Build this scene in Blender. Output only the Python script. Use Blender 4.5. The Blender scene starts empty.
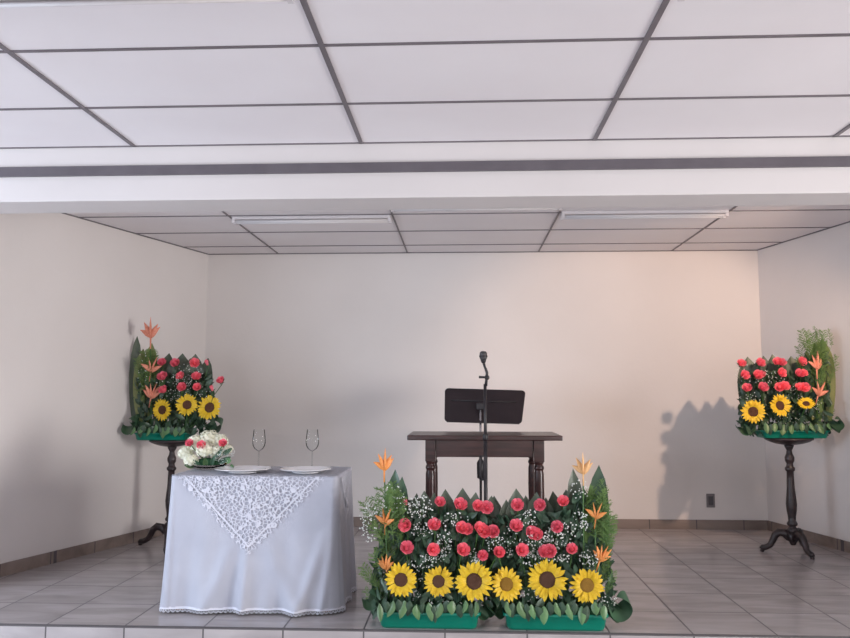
import bpy, math, random
from mathutils import Vector, Matrix, Euler, Quaternion
C = bpy.context.scene
COL = C.collection
PI = math.pi
random.seed(7)

# ------------------------------------------------------------------ camera
F, PITCH, YAW, ROLL, EYE = 795.0, 0.0947, 0.048, 0.001, 1.22
cam_d = bpy.data.cameras.new('camera'); cam = bpy.data.objects.new('camera', cam_d); COL.objects.link(cam)
CAMM = Matrix.Translation((0, 0, EYE)) @ Matrix.Rotation(YAW, 4, 'Z') @ Matrix.Rotation(PI/2 + PITCH, 4, 'X') @ Matrix.Rotation(ROLL, 4, 'Z')
cam.matrix_world = CAMM
cam_d.sensor_width = 36; cam_d.lens = F/850*36; cam_d.clip_start = 0.05; cam_d.clip_end = 100
C.camera = cam
CAMR = CAMM.to_3x3()
def ray(u, v): return CAMR @ Vector(((u-425)/F, -(v-319)/F, -1))
def at(u, v, y):
    d = ray(u, v); t = y/d.y
    return Vector((d.x*t, y, EYE + d.z*t))
def floor_at(u, v, z=0.0):
    d = ray(u, v); t = (z-EYE)/d.z
    return Vector((d.x*t, d.y*t, z))

# ------------------------------------------------------------------ measured room
D, CEIL = 7.51, 2.575
XL, XR, SL, SR = -2.467, 2.764, 0.2952, 0.2208
X0, YR, YE = -1.7964, 2.957, 4.17
X0R, YRR, YP = -1.7804, 5.873, 4.2655
TX, TW = -2.2175, 0.4237
def xl(y): return XL - SL*(D-y)
def xr(y): return XR + SR*(D-y)

# ------------------------------------------------------------------ materials
def lin(c):
    return tuple(((x/12.92) if x <= 0.04045 else ((x+0.055)/1.055)**2.4) for x in c)
def rgb(r, g, b): return lin((r/255, g/255, b/255)) + (1,)
def newmat(name):
    m = bpy.data.materials.new(name); m.use_nodes = True
    nt = m.node_tree; b = nt.nodes['Principled BSDF']
    return m, nt, b
def noise_mat(name, c1, c2, scale=8, rough=0.6, detail=3, bump=0.0, bscale=None, spec=0.5, metal=0.0, rnd=0.0, coords='Object', sub=0.0, trans=0.0, sheen=0.0):
    m, nt, b = newmat(name)
    N, L = nt.nodes, nt.links
    tc = N.new('ShaderNodeTexCoord'); nz = N.new('ShaderNodeTexNoise')
    nz.inputs['Scale'].default_value = scale; nz.inputs['Detail'].default_value = detail
    L.new(tc.outputs[coords], nz.inputs['Vector'])
    mx = N.new('ShaderNodeMix'); mx.data_type = 'RGBA'
    mr = N.new('ShaderNodeMapRange'); mr.inputs[1].default_value = 0.3; mr.inputs[2].default_value = 0.7
    L.new(nz.outputs['Fac'], mr.inputs[0]); L.new(mr.outputs[0], mx.inputs[0])
    mx.inputs[6].default_value = c1; mx.inputs[7].default_value = c2
    out = mx.outputs[2]
    if rnd > 0:
        oi = N.new('ShaderNodeObjectInfo'); hs = N.new('ShaderNodeHueSaturation')
        m2 = N.new('ShaderNodeMapRange'); m2.inputs[3].default_value = 1-rnd; m2.inputs[4].default_value = 1+rnd
        L.new(oi.outputs['Random'], m2.inputs[0]); L.new(m2.outputs[0], hs.inputs['Value'])
        m3 = N.new('ShaderNodeMapRange'); m3.inputs[3].default_value = 0.5-rnd*0.05; m3.inputs[4].default_value = 0.5+rnd*0.05
        L.new(oi.outputs['Random'], m3.inputs[0]); L.new(m3.outputs[0], hs.inputs['Hue'])
        L.new(out, hs.inputs['Color']); out = hs.outputs['Color']
    L.new(out, b.inputs['Base Color'])
    b.inputs['Roughness'].default_value = rough
    b.inputs['Specular IOR Level'].default_value = spec
    b.inputs['Metallic'].default_value = metal
    if sheen: b.inputs['Sheen Weight'].default_value = sheen
    if bump:
        nb = N.new('ShaderNodeTexNoise'); nb.inputs['Scale'].default_value = bscale or scale*4; nb.inputs['Detail'].default_value = 3
        L.new(tc.outputs[coords], nb.inputs['Vector'])
        bp = N.new('ShaderNodeBump'); bp.inputs['Strength'].default_value = bump; bp.inputs['Distance'].default_value = 0.01
        L.new(nb.outputs['Fac'], bp.inputs['Height']); L.new(bp.outputs[0], b.inputs['Normal'])
    if trans:
        tr = N.new('ShaderNodeBsdfTranslucent'); L.new(out, tr.inputs['Color'])
        ms = N.new('ShaderNodeMixShader'); ms.inputs[0].default_value = trans
        L.new(b.outputs[0], ms.inputs[1]); L.new(tr.outputs[0], ms.inputs[2])
        L.new(ms.outputs[0], N['Material Output'].inputs['Surface'])
    return m
def wood_mat(name, c1, c2, rough=0.35):
    m, nt, b = newmat(name); N, L = nt.nodes, nt.links
    tc = N.new('ShaderNodeTexCoord'); mp = N.new('ShaderNodeMapping'); mp.inputs['Scale'].default_value = (4, 30, 30)
    nz = N.new('ShaderNodeTexNoise'); nz.inputs['Scale'].default_value = 1.2; nz.inputs['Detail'].default_value = 5
    L.new(tc.outputs['Object'], mp.inputs[0]); L.new(mp.outputs[0], nz.inputs['Vector'])
    cr = N.new('ShaderNodeValToRGB'); cr.color_ramp.elements[0].position = 0.35; cr.color_ramp.elements[1].position = 0.65
    cr.color_ramp.elements[0].color = c1; cr.color_ramp.elements[1].color = c2
    L.new(nz.outputs['Fac'], cr.inputs[0]); L.new(cr.outputs[0], b.inputs['Base Color'])
    b.inputs['Roughness'].default_value = rough
    return m
def tile_mat(name, ax, off, size, c1, c2, cg, rough=0.3):
    """square tiles with grout lines; ax = the two axes used ('X','Y') or ('X','Z')"""
    m, nt, b = newmat(name); N, L = nt.nodes, nt.links
    tc = N.new('ShaderNodeTexCoord'); sp = N.new('ShaderNodeSeparateXYZ'); L.new(tc.outputs['Object'], sp.inputs[0])
    def M(op, a, c=None):
        n = N.new('ShaderNodeMath'); n.operation = op
        for i, q in enumerate((a, c)):
            if q is None: continue
            if isinstance(q, (int, float)): n.inputs[i].default_value = q
            else: L.new(q, n.inputs[i])
        return n.outputs[0]
    edges, ids = [], []
    for a, o, s in zip(ax, off, size):
        q = M('DIVIDE', M('SUBTRACT', sp.outputs[a], o), s)
        fr = M('FRACT', q); ids.append(M('FLOOR', q))
        e = M('MULTIPLY', M('MINIMUM', fr, M('SUBTRACT', 1.0, fr)), s); edges.append(e)
    e = M('MINIMUM', edges[0], edges[1])
    grout = M('LESS_THAN', e, 0.0042)
    cv = N.new('ShaderNodeCombineXYZ'); L.new(ids[0], cv.inputs[0]); L.new(ids[1], cv.inputs[1])
    wn = N.new('ShaderNodeTexWhiteNoise'); L.new(cv.outputs[0], wn.inputs['Vector'])
    # marbling, offset for every tile
    va = N.new('ShaderNodeVectorMath'); va.operation = 'MULTIPLY_ADD'
    L.new(wn.outputs['Color'], va.inputs[0]); va.inputs[1].default_value = (9, 9, 9); L.new(tc.outputs['Object'], va.inputs[2])
    mp = N.new('ShaderNodeMapping'); mp.inputs['Scale'].default_value = (1.5, 5, 5); L.new(va.outputs[0], mp.inputs[0])
    nz = N.new('ShaderNodeTexNoise'); nz.inputs['Scale'].default_value = 1.6; nz.inputs['Detail'].default_value = 6; nz.inputs['Distortion'].default_value = 0.6
    L.new(mp.outputs[0], nz.inputs['Vector'])
    mr = N.new('ShaderNodeMapRange'); mr.inputs[1].default_value = 0.3; mr.inputs[2].default_value = 0.7; L.new(nz.outputs['Fac'], mr.inputs[0])
    mx = N.new('ShaderNodeMix'); mx.data_type = 'RGBA'; L.new(mr.outputs[0], mx.inputs[0]); mx.inputs[6].default_value = c1; mx.inputs[7].default_value = c2
    hs = N.new('ShaderNodeHueSaturation'); m2 = N.new('ShaderNodeMapRange'); m2.inputs[3].default_value = 0.95; m2.inputs[4].default_value = 1.05
    L.new(wn.outputs['Value'], m2.inputs[0]); L.new(m2.outputs[0], hs.inputs['Value']); L.new(mx.outputs[2], hs.inputs['Color'])
    mg = N.new('ShaderNodeMix'); mg.data_type = 'RGBA'; L.new(grout, mg.inputs[0]); L.new(hs.outputs['Color'], mg.inputs[6]); mg.inputs[7].default_value = cg
    L.new(mg.outputs[2], b.inputs['Base Color'])
    rr = N.new('ShaderNodeMapRange'); rr.inputs[3].default_value = rough; rr.inputs[4].default_value = 0.8; L.new(grout, rr.inputs[0]); L.new(rr.outputs[0], b.inputs['Roughness'])
    bp = N.new('ShaderNodeBump'); bp.inputs['Strength'].default_value = 0.4; bp.inputs['Distance'].default_value = 0.002; bp.invert = True
    L.new(grout, bp.inputs['Height']); L.new(bp.outputs[0], b.inputs['Normal'])
    return m
TC1, TC2, TCG = rgb(148, 141, 141), rgb(172, 165, 165), rgb(84, 79, 81)
M_TILE = tile_mat('floor_tile', ('X', 'Y'), (TX, YP), (TW, TW), TC1, TC2, TCG, 0.24)
M_LOWFLOOR = tile_mat('hall_floor_tile', ('X', 'Y'), (TX, YP), (TW, TW), rgb(205, 200, 200), rgb(220, 216, 216), TCG, .4)
M_RISER = tile_mat('riser_tile', ('X', 'Z'), (TX, -0.005), (TW, TW), TC1, TC2, TCG)
M_SKIRT = tile_mat('skirting_tile', ('X', 'Y'), (TX+.1, YP+.2), (TW, TW), rgb(112, 98, 92), rgb(140, 124, 116), TCG, 0.4)
M_WALL = noise_mat('wall_paint', rgb(215, 208, 205), rgb(221, 214, 211), 1.2, 0.75, 4, 0.08, 40, 0.3)
M_CEIL = noise_mat('ceiling_panel', rgb(228, 222, 224), rgb(233, 228, 230), 1.5, 0.7, 3, 0.03, 60, 0.3)
M_BEAM = noise_mat('beam_paint', rgb(206, 200, 199), rgb(211, 205, 204), 1.5, 0.65, 3)
M_GRID = noise_mat('ceiling_rail_grey', rgb(105, 98, 102), rgb(115, 108, 112), 10, 0.5)
M_STRIP = noise_mat('dark_rail', rgb(88, 82, 88), rgb(96, 90, 96), 10, 0.5)
M_FIX = noise_mat('white_enamel', rgb(206, 200, 202), rgb(210, 204, 206), 10, 0.6)
M_TUBE = noise_mat('unlit_tube', rgb(212, 207, 208), rgb(216, 211, 212), 10, 0.5)
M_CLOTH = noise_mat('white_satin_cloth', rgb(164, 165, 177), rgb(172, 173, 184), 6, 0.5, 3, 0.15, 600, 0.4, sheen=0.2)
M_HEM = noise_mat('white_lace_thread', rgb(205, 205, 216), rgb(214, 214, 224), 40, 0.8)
M_WOOD = wood_mat('dark_brown_wood', rgb(46, 26, 24), rgb(68, 40, 38), 0.3)
M_PED = wood_mat('near_black_wood', rgb(34, 25, 27), rgb(50, 38, 39), 0.38)
M_BLACK = noise_mat('black_metal', rgb(32, 28, 32), rgb(42, 38, 42), 20, 0.45)
M_DESK = noise_mat('black_desk_sheet', rgb(34, 26, 30), rgb(44, 34, 38), 6, 0.4)
M_CHROME = noise_mat('chrome', rgb(190, 188, 192), rgb(200, 198, 202), 20, 0.25, metal=0.9)
M_GRILLE = noise_mat('microphone_grille', rgb(60, 58, 60), rgb(110, 108, 110), 300, 0.4, metal=0.6)
M_TRAY = noise_mat('green_plastic', rgb(0, 108, 88), rgb(0, 116, 96), 6, 0.35)
M_FOAM = noise_mat('green_floral_foam', rgb(30, 70, 45), rgb(40, 85, 55), 60, 0.95)
M_LEAF = noise_mat('dark_green_leaf', rgb(42, 66, 50), rgb(74, 98, 76), 18, 0.42, 4, trans=0.12, rnd=0.15)
M_BLEAF = noise_mat('pointed_back_leaf', rgb(70, 84, 70), rgb(98, 106, 90), 12, 0.45, 4, trans=0.1, rnd=0.2)
M_OLIVE = noise_mat('olive_leaf', rgb(104, 112, 68), rgb(134, 138, 86), 12, 0.5, 4, trans=0.15, rnd=0.1)
M_SKLEAF = noise_mat('light_leaf', rgb(72, 108, 70), rgb(112, 144, 96), 14, 0.4, 4, trans=0.15, rnd=0.15)
M_CURL = noise_mat('curled_leaf_green', rgb(42, 72, 54), rgb(72, 100, 74), 10, 0.35, 4, rnd=0.15)
M_FERN = noise_mat('feathery_green', rgb(82, 116, 62), rgb(120, 148, 82), 10, 0.6, 3, trans=0.2, rnd=0.1)
M_SUN = noise_mat('sunflower_yellow', rgb(224, 182, 24), rgb(240, 206, 48), 25, 0.55, 3, trans=0.25, rnd=0.05)
M_DISK = noise_mat('seed_brown', rgb(62, 36, 24), rgb(104, 64, 38), 160, 0.85, 4, 0.8, 260)
M_DISK2 = noise_mat('seed_olive', rgb(120, 84, 22), rgb(168, 124, 30), 160, 0.85, 4, 0.8, 260)
M_ROSE = noise_mat('coral_rose', rgb(244, 112, 134), rgb(252, 142, 156), 22, 0.6, 3, trans=0.2, rnd=0.08)
M_STEM = noise_mat('green_stem', rgb(60, 96, 50), rgb(80, 116, 62), 20, 0.5)
M_GYP = noise_mat('tiny_white_blossom', rgb(226, 230, 226), rgb(240, 242, 238), 20, 0.7, trans=0.2)
M_ORANGE = noise_mat('orange_bract', rgb(222, 130, 66), rgb(240, 168, 98), 18, 0.5, 3, trans=0.2, rnd=0.06)
M_PALE = noise_mat('pale_peach_bract', rgb(228, 176, 116), rgb(240, 196, 144), 18, 0.5, 3, trans=0.2)
M_PINKBR = noise_mat('salmon_bract', rgb(222, 130, 104), rgb(238, 164, 138), 18, 0.5, 3, trans=0.2)
M_HYD = noise_mat('cream_petals', rgb(232, 230, 206), rgb(246, 244, 228), 30, 0.7, 3, trans=0.2, rnd=0.04)
M_PLATE = noise_mat('white_porcelain', rgb(238, 236, 238), rgb(244, 242, 244), 10, 0.12)
M_OUT = noise_mat('grey_socket_plate', rgb(112, 106, 108), rgb(120, 114, 116), 10, 0.5)
M_OUTD = noise_mat('dark_socket_face', rgb(70, 66, 70), rgb(76, 72, 76), 10, 0.5)
M_BARE = wood_mat('plain_table_wood', rgb(120, 90, 66), rgb(150, 116, 86), 0.5)
def glass_mat(name, rough=0.0):
    m, nt, b = newmat(name)
    N, L = nt.nodes, nt.links
    tr = N.new('ShaderNodeBsdfTransparent'); tr.inputs[0].default_value = (.97, .98, .98, 1)
    gl = N.new('ShaderNodeBsdfGlossy'); gl.inputs['Roughness'].default_value = 0.03
    fr = N.new('ShaderNodeFresnel'); fr.inputs[0].default_value = 1.16
    ms = N.new('ShaderNodeMixShader'); L.new(fr.outputs[0], ms.inputs[0]); L.new(tr.outputs[0], ms.inputs[1]); L.new(gl.outputs[0], ms.inputs[2])
    L.new(ms.outputs[0], N['Material Output'].inputs['Surface'])
    return m
M_GLASS = glass_mat('clear_glass')
def lace_mat(name):
    m, nt, b = newmat(name); N, L = nt.nodes, nt.links
    def M(op, a, c=None, d=None):
        n = N.new('ShaderNodeMath'); n.operation = op
        for i, q in enumerate((a, c, d)):
            if q is None: continue
            if isinstance(q, (int, float)): n.inputs[i].default_value = q
            else: L.new(q, n.inputs[i])
        return n.outputs[0]
    uv = N.new('ShaderNodeUVMap'); uv.uv_map = 'flat'
    sp = N.new('ShaderNodeSeparateXYZ'); L.new(uv.outputs[0], sp.inputs[0])
    v = N.new('ShaderNodeTexVoronoi'); v.feature = 'DISTANCE_TO_EDGE'; v.inputs['Scale'].default_value = 52
    L.new(uv.outputs[0], v.inputs['Vector'])
    thread = M('LESS_THAN', v.outputs['Distance'], 0.085)
    v2 = N.new('ShaderNodeTexVoronoi'); v2.inputs['Scale'].default_value = 15; v2.inputs['Randomness'].default_value = 0.35
    L.new(uv.outputs[0], v2.inputs['Vector'])
    motif = M('LESS_THAN', v2.outputs['Distance'], 0.22)
    eye = M('GREATER_THAN', v2.outputs['Distance'], 0.07)
    motif = M('MULTIPLY', motif, eye)
    solid = M('MAXIMUM', thread, motif)
    ex = M('MINIMUM', sp.outputs[0], M('SUBTRACT', 1.0, sp.outputs[0]))
    ey = M('MINIMUM', sp.outputs[1], M('SUBTRACT', 1.0, sp.outputs[1]))
    # corded border
    e = M('MINIMUM', ex, ey)
    bord = M('MULTIPLY', M('LESS_THAN', e, 0.042), M('GREATER_THAN', e, 0.034))
    solid = M('MAXIMUM', solid, bord)
    sx = M('ABSOLUTE', M('SINE', M('MULTIPLY', sp.outputs[0], PI*26))); sy = M('ABSOLUTE', M('SINE', M('MULTIPLY', sp.outputs[1], PI*26)))
    okx = M('GREATER_THAN', ex, M('MULTIPLY', M('SUBTRACT', 1.0, sy), 0.018))
    oky = M('GREATER_THAN', ey, M('MULTIPLY', M('SUBTRACT', 1.0, sx), 0.018))
    solid = M('MULTIPLY', solid, M('MULTIPLY', okx, oky))
    b.inputs['Base Color'].default_value = rgb(198, 198, 208); b.inputs['Roughness'].default_value = 0.8
    L.new(solid, b.inputs['Alpha'])
    return m
M_LACE = lace_mat('white_lace')

# ------------------------------------------------------------------ mesh builder
class MB:
    def __init__(s): s.v = []; s.f = []; s.sm = []; s.uv = None
    def add(s, verts, faces, smooth=False, mtx=None):
        o = len(s.v)
        s.v += [(mtx @ Vector(p)) if mtx else Vector(p) for p in verts]
        s.f += [tuple(i+o for i in q) for q in faces]; s.sm += [smooth]*len(faces)
        return s
    def box(s, x0, x1, y0, y1, z0, z1, mtx=None):
        v = [(x, y, z) for z in (z0, z1) for y in (y0, y1) for x in (x0, x1)]
        return s.add(v, [(0,2,3,1), (4,5,7,6), (0,1,5,4), (2,6,7,3), (0,4,6,2), (1,3,7,5)], False, mtx)
    def prism(s, pts, z0, z1, mtx=None):
        n = len(pts); v = [(p[0], p[1], z0) for p in pts] + [(p[0], p[1], z1) for p in pts]
        f = [tuple(reversed(range(n))), tuple(range(n, 2*n))] + [(i, (i+1) % n, n+(i+1) % n, n+i) for i in range(n)]
        return s.add(v, f, False, mtx)
    def lathe(s, prof, n=20, mtx=None, cap=True, smooth=True):
        v = []; f = []
        for r, z in prof:
            for k in range(n):
                a = 2*PI*k/n; v.append((r*math.cos(a), r*math.sin(a), z))
        for i in range(len(prof)-1):
            for k in range(n):
                f.append((i*n+k, i*n+(k+1) % n, (i+1)*n+(k+1) % n, (i+1)*n+k))
        s.add(v, f, smooth, mtx)
        if cap:
            o = len(s.v) - len(v)
            if prof[0][0] > 1e-5: s.f.append(tuple(o+k for k in reversed(range(n)))); s.sm.append(False)
            if prof[-1][0] > 1e-5: s.f.append(tuple(o+(len(prof)-1)*n+k for k in range(n))); s.sm.append(False)
        return s
    def tube(s, pts, rad, n=8, mtx=None, flat=1.0):
        pts = [Vector(p) for p in pts]; m = len(pts)
        if not isinstance(rad, (list, tuple)): rad = [rad]*m
        up = Vector((0, 0, 1)); v = []; f = []
        t0 = (pts[1]-pts[0]).normalized()
        if abs(t0.dot(up)) > 0.95: up = Vector((0, 1, 0))
        nrm = (up - t0*up.dot(t0)).normalized()
        for i, p in enumerate(pts):
            t = (pts[min(i+1, m-1)] - pts[max(i-1, 0)]).normalized()
            nrm = (nrm - t*nrm.dot(t)).normalized(); bi = t.cross(nrm)
            for k in range(n):
                a = 2*PI*k/n
                v.append(p + (nrm*math.cos(a) + bi*math.sin(a)*flat)*rad[i])
        for i in range(m-1):
            for k in range(n): f.append((i*n+k, i*n+(k+1) % n, (i+1)*n+(k+1) % n, (i+1)*n+k))
        f.append(tuple(reversed(range(n)))); f.append(tuple((m-1)*n+k for k in range(n)))
        return s.add(v, f, True, mtx)
    def grid(s, P, mtx=None, smooth=True, closed=False):
        h, w = len(P), len(P[0]); v = [q for row in P for q in row]; f = []
        for i in range(h-1):
            for j in range(w if closed else w-1):
                f.append((i*w+j, i*w+(j+1) % w, (i+1)*w+(j+1) % w, (i+1)*w+j))
        return s.add(v, f, smooth, mtx)
    def mesh(s, name):
        me = bpy.data.meshes.new(name); me.from_pydata([tuple(p) for p in s.v], [], s.f)
        me.polygons.foreach_set('use_smooth', s.sm); me.update()
        return me
    def build(s, name, mat, parent=None, loc=None, bevel=0, solid=0, subd=0):
        return link(name, s.mesh(name), mat, parent, loc, None, bevel, solid, subd)
def link(name, me, mat, parent=None, loc=None, rot=None, bevel=0, solid=0, subd=0, scale=None):
    if mat and not me.materials: me.materials.append(mat)
    o = bpy.data.objects.new(name, me); COL.objects.link(o)
    if parent: o.parent = parent
    if loc is not None: o.location = loc
    if rot is not None:
        if isinstance(rot, Quaternion): o.rotation_mode = 'QUATERNION'; o.rotation_quaternion = rot
        else: o.rotation_euler = rot
    if scale is not None: o.scale = scale if hasattr(scale, '__len__') else (scale,)*3
    if solid: md = o.modifiers.new('thickness', 'SOLIDIFY'); md.thickness = solid; md.offset = 0
    if subd: md = o.modifiers.new('smooth', 'SUBSURF'); md.levels = subd; md.render_levels = subd
    if bevel: md = o.modifiers.new('bevel', 'BEVEL'); md.width = bevel; md.segments = 2; md.limit_method = 'ANGLE'
    return o
def thing(name, label, cat, loc=(0, 0, 0), rotz=0, group=None):
    o = bpy.data.objects.new(name, None); COL.objects.link(o); o.empty_display_size = 0.1
    o.location = loc; o.rotation_euler = (0, 0, rotz); o['label'] = label; o['category'] = cat
    if group: o['group'] = group
    return o
def tag(o, label, cat, group=None):
    o['label'] = label; o['category'] = cat
    if group: o['group'] = group
    return o
def struct(o): o['kind'] = 'structure'; return o

# ------------------------------------------------------------------ room shell
HX0, HX1, HY = -5.4, 5.6, -5.5      # the hall in front of the platform
LOW = -0.36
YB = 4.53                           # rear face of the beam
for _ in range(1):
    zb_front = at(425, 197.5, YE).z
    YB = None
BEAMZ = at(425, 197.5, YE).z
d = ray(425, 209.5); YB = d.y*(BEAMZ-EYE)/d.z
T = 0.15
# platform, cut to the splayed walls behind, running full width at the front
pts = [(HX0, YP), (HX1, YP), (HX1, YP+.35), (xr(YP+.35), YP+.35), (XR, D), (XL, D), (xl(YP+.35), YP+.35), (HX0, YP+.35)]
struct(MB().prism(pts, LOW, 0).build('floor', M_TILE))
struct(MB().box(HX0, HX1, YP-.012, YP-.0005, LOW, -0.0015).build('trim_1', M_RISER))
struct(MB().box(HX0, HX1, HY, YP-.012, LOW-.1, LOW).build('floor', M_LOWFLOOR))
struct(MB().box(XL-.3, XR+.3, D, D+T, 0, CEIL+.1).build('wall_back', M_WALL))
def side(name, x_a, x_b, sgn):
    ya = YP+.35
    n = Vector((sgn, 0, 0))
    pts = [(x_a, ya), (x_b, D), (x_b+sgn*T, D), (x_a+sgn*T, ya)]
    if sgn > 0: pts = pts[::-1]
    return struct(MB().prism(pts, 0, CEIL+.1).build(name, M_WALL))
side('wall_left', xl(YP+.35), XL, -1); side('wall_right', xr(YP+.35), XR, 1)
struct(MB().box(HX0, xl(YP+.35)-T, YP+.35, YP+.35+T, 0, CEIL+.1).build('wall_left', M_WALL))
struct(MB().box(xr(YP+.35)+T, HX1, YP+.35, YP+.35+T, 0, CEIL+.1).build('wall_right', M_WALL))
struct(MB().box(HX0-T, HX0, HY, YP+.35+T, LOW, CEIL+.1).build('wall_left', M_WALL))
struct(MB().box(HX1, HX1+T, HY, YP+.35+T, LOW, CEIL+.1).build('wall_right', M_WALL))
struct(MB().box(HX0-T, HX1+T, HY-T, HY, LOW, CEIL+.1).build('wall_front', M_WALL))
struct(MB().box(HX0, HX1, HY, YE, CEIL, CEIL+.08).build('ceiling', M_CEIL))
pts = [(xl(YB), YB), (xr(YB), YB), (XR, D), (XL, D)]
struct(MB().prism(pts, CEIL, CEIL+.08).build('ceiling', M_CEIL))
struct(MB().box(HX0, HX1, YE, YB, BEAMZ, CEIL+.08).build('trim_2', M_BEAM, bevel=.004))
# dark rail along the beam face
za, zb = at(425, 162.5, YE).z, at(425, 172.3, YE).z
struct(MB().box(HX0, HX1, YE-.018, YE-.0005, zb, za).build('trim_3', M_STRIP, bevel=.002))
# ceiling grid
g = MB(); GW = 0.011
for k in range(-2, 6):
    x = X0 + 1.25*k
    if HX0 < x < HX1: g.box(x-GW, x+GW, -2.0, YE, CEIL-.006, CEIL-.0002)
y = YR
while y > -2: y -= 0.625
rows = []
while y < YE-.1: rows.append(y); y += 0.625
for y in rows: g.box(HX0, HX1, y-GW*.72, y+GW*.72, CEIL-.0055, CEIL-.0003)
g.box(HX0, HX1, YE-.010, YE-.0005, CEIL-.006, CEIL-.0002)
struct(g.build('trim_4', M_GRID))
g = MB(); W2 = .0065
for k in range(-1, 5):
    x = X0R + 1.25*k
    if k < 0:
        ye = D - (XL-x)/SL
        if ye > YB: g.box(x-W2, x+W2, YB, ye-.01, CEIL-.006, CEIL-.0002)
    elif x > XR:
        ye = D - (x-XR)/SR
        if ye > YB: g.box(x-W2, x+W2, YB, ye-.01, CEIL-.006, CEIL-.0002)
    else: g.box(x-W2, x+W2, YB, D-.001, CEIL-.006, CEIL-.0002)
rr = [YRR-1.25, YRR-.625, YRR, YRR+.625, YRR+1.25]
for y in rr: g.box(xl(y)+.01, xr(y)-.01, y-W2, y+W2, CEIL-.0055, CEIL-.0003)
g.box(XL, XR, D-.009, D-.0005, CEIL-.008, CEIL-.0002)
for (xa, xb, s) in ((xl(YB), XL, 1), (xr(YB), XR, -1)):
    p = [(xa, YB), (xb, D), (xb+s*.011, D), (xa+s*.011, YB)]
    if s > 0: p = p[::-1]
    g.prism(p, CEIL-.008, CEIL-.0002)
struct(g.build('trim_5', M_GRID))
# skirting
BH = .085
struct(MB().box(XL, XR, D-.012, D-.0005, 0, BH).build('baseboard_back', M_SKIRT))
for (nm, xa, xb, s) in (('baseboard_left', xl(YP+.35), XL, 1), ('baseboard_right', xr(YP+.35), XR, -1)):
    p = [(xa+s*.0005, YP+.35), (xb+s*.0005, D-.012), (xb+s*.0125, D-.012), (xa+s*.0125, YP+.35)]
    if s > 0: p = p[::-1]
    struct(MB().prism(p, 0, BH).build(nm, M_SKIRT))

# ceiling battens, unlit
def batten(x0, x1, y, label):
    cx = (x0+x1)/2; h = (x1-x0)/2 - .015
    t = thing('ceiling_light', label, 'ceiling light', (cx, y, CEIL), 0, 'unlit tube lights on the ceiling')
    MB().box(-h, h, -.05, .05, -.022, 0).build('housing', M_FIX, t, bevel=.004)
    for s in (-1, 1):
        MB().tube([(-h+.02, s*.03, -.036), (h-.02, s*.03, -.036)], .009, 10).build('tube', M_TUBE, t)
        MB().box(-h, -h+.022, s*.03-.012, s*.03+.012, -.048, -.022).build('lamp_holder', M_FIX, t)
        MB().box(h-.022, h, s*.03-.012, s*.03+.012, -.048, -.022).build('lamp_holder', M_FIX, t)
def cy(u, v, z=CEIL-.05):
    d = ray(u, v); return d.y*(z-EYE)/d.z
batten(X0R, X0R+1.25, cy(310, 223.5), 'unlit tube light on the rear ceiling, leftmost of the three above the platform')
batten(X0R+1.25, X0R+2.5, cy(480, 207.5, CEIL-.03), 'unlit tube light on the rear ceiling, middle one, close behind the beam')
batten(X0R+2.5, X0R+3.75, cy(640, 218.5), 'unlit tube light on the rear ceiling, rightmost of the three above the platform')
batten(X0, X0+1.25, cy(160, 1), 'unlit tube light on the front ceiling at the upper left of the photo')
batten(X0+2.5, X0+3.75, cy(760, -6), 'unlit tube light on the front ceiling at the upper right of the photo')

# wall socket
p = at(710.5, 500.5, D)
t = thing('wall_socket', 'small grey wall socket low on the back wall, in the shadow right of centre', 'socket', (p.x, D, p.z))
MB().box(-.038, .038, -.010, -.0005, -.062, .062).build('cover_plate', M_OUT, t, bevel=.003)
MB().box(-.022, .022, -.014, -.010, -.04, .04).build('socket_face', M_OUTD, t, bevel=.002)

# ------------------------------------------------------------------ square table with cloth
c0 = floor_at(165, 612.5); c1 = floor_at(330, 616.5)
FY = (c0.y + c1.y)/2 + .03          # front face of the table at the top
tl = at(171, 478, FY); tr = at(337, 478, FY)
TXc = (tl.x + tr.x)/2; HW = (tr.x - tl.x)/2
TH = at(255, 476, FY).z
DEP = .60; TYc = FY + DEP/2; HD = DEP/2
tb = thing('square_table', 'plain square table hidden beneath the long white cloth', 'table', (TXc, TYc, 0))
MB().box(-HW+.01, HW-.01, -HD+.01, HD-.01, TH-.03, TH-.006).build('tabletop', M_BARE, tb, bevel=.003)
for sx in (-1, 1):
    for sy in (-1, 1):
        x, y = sx*(HW-.06), sy*(HD-.06)
        MB().box(x-.022, x+.022, y-.022, y+.022, 0, TH-.03).build('leg', M_BARE, tb)
def rrect(n_side=60, n_corner=14):
    """perimeter of the table counter-clockwise from the front left, unit normals"""
    out = []
    r = .03
    cs = [(-HW+r, -HD+r, PI, 1.5*PI), (HW-r, -HD+r, 1.5*PI, 2*PI), (HW-r, HD-r, 0, .5*PI), (-HW+r, HD-r, .5*PI, PI)]
    for i, (cx, cy_, a0, a1) in enumerate(cs):
        for k in range(n_corner):
            a = a0 + (a1-a0)*k/(n_corner-1)
            out.append((cx+r*math.cos(a), cy_+r*math.sin(a), math.cos(a), math.sin(a), i, k/(n_corner-1)))
        nx, ny, na, nb = cs[(i+1) % 4]
        p0 = (cx+r*math.cos(a1), cy_+r*math.sin(a1)); p1 = (nx+r*math.cos(na), ny+r*math.sin(na))
        for k in range(1, n_side):
            q = k/n_side
            out.append((p0[0]+(p1[0]-p0[0])*q, p0[1]+(p1[1]-p0[1])*q, math.cos(a1), math.sin(a1), -1, q))
    return out
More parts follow.
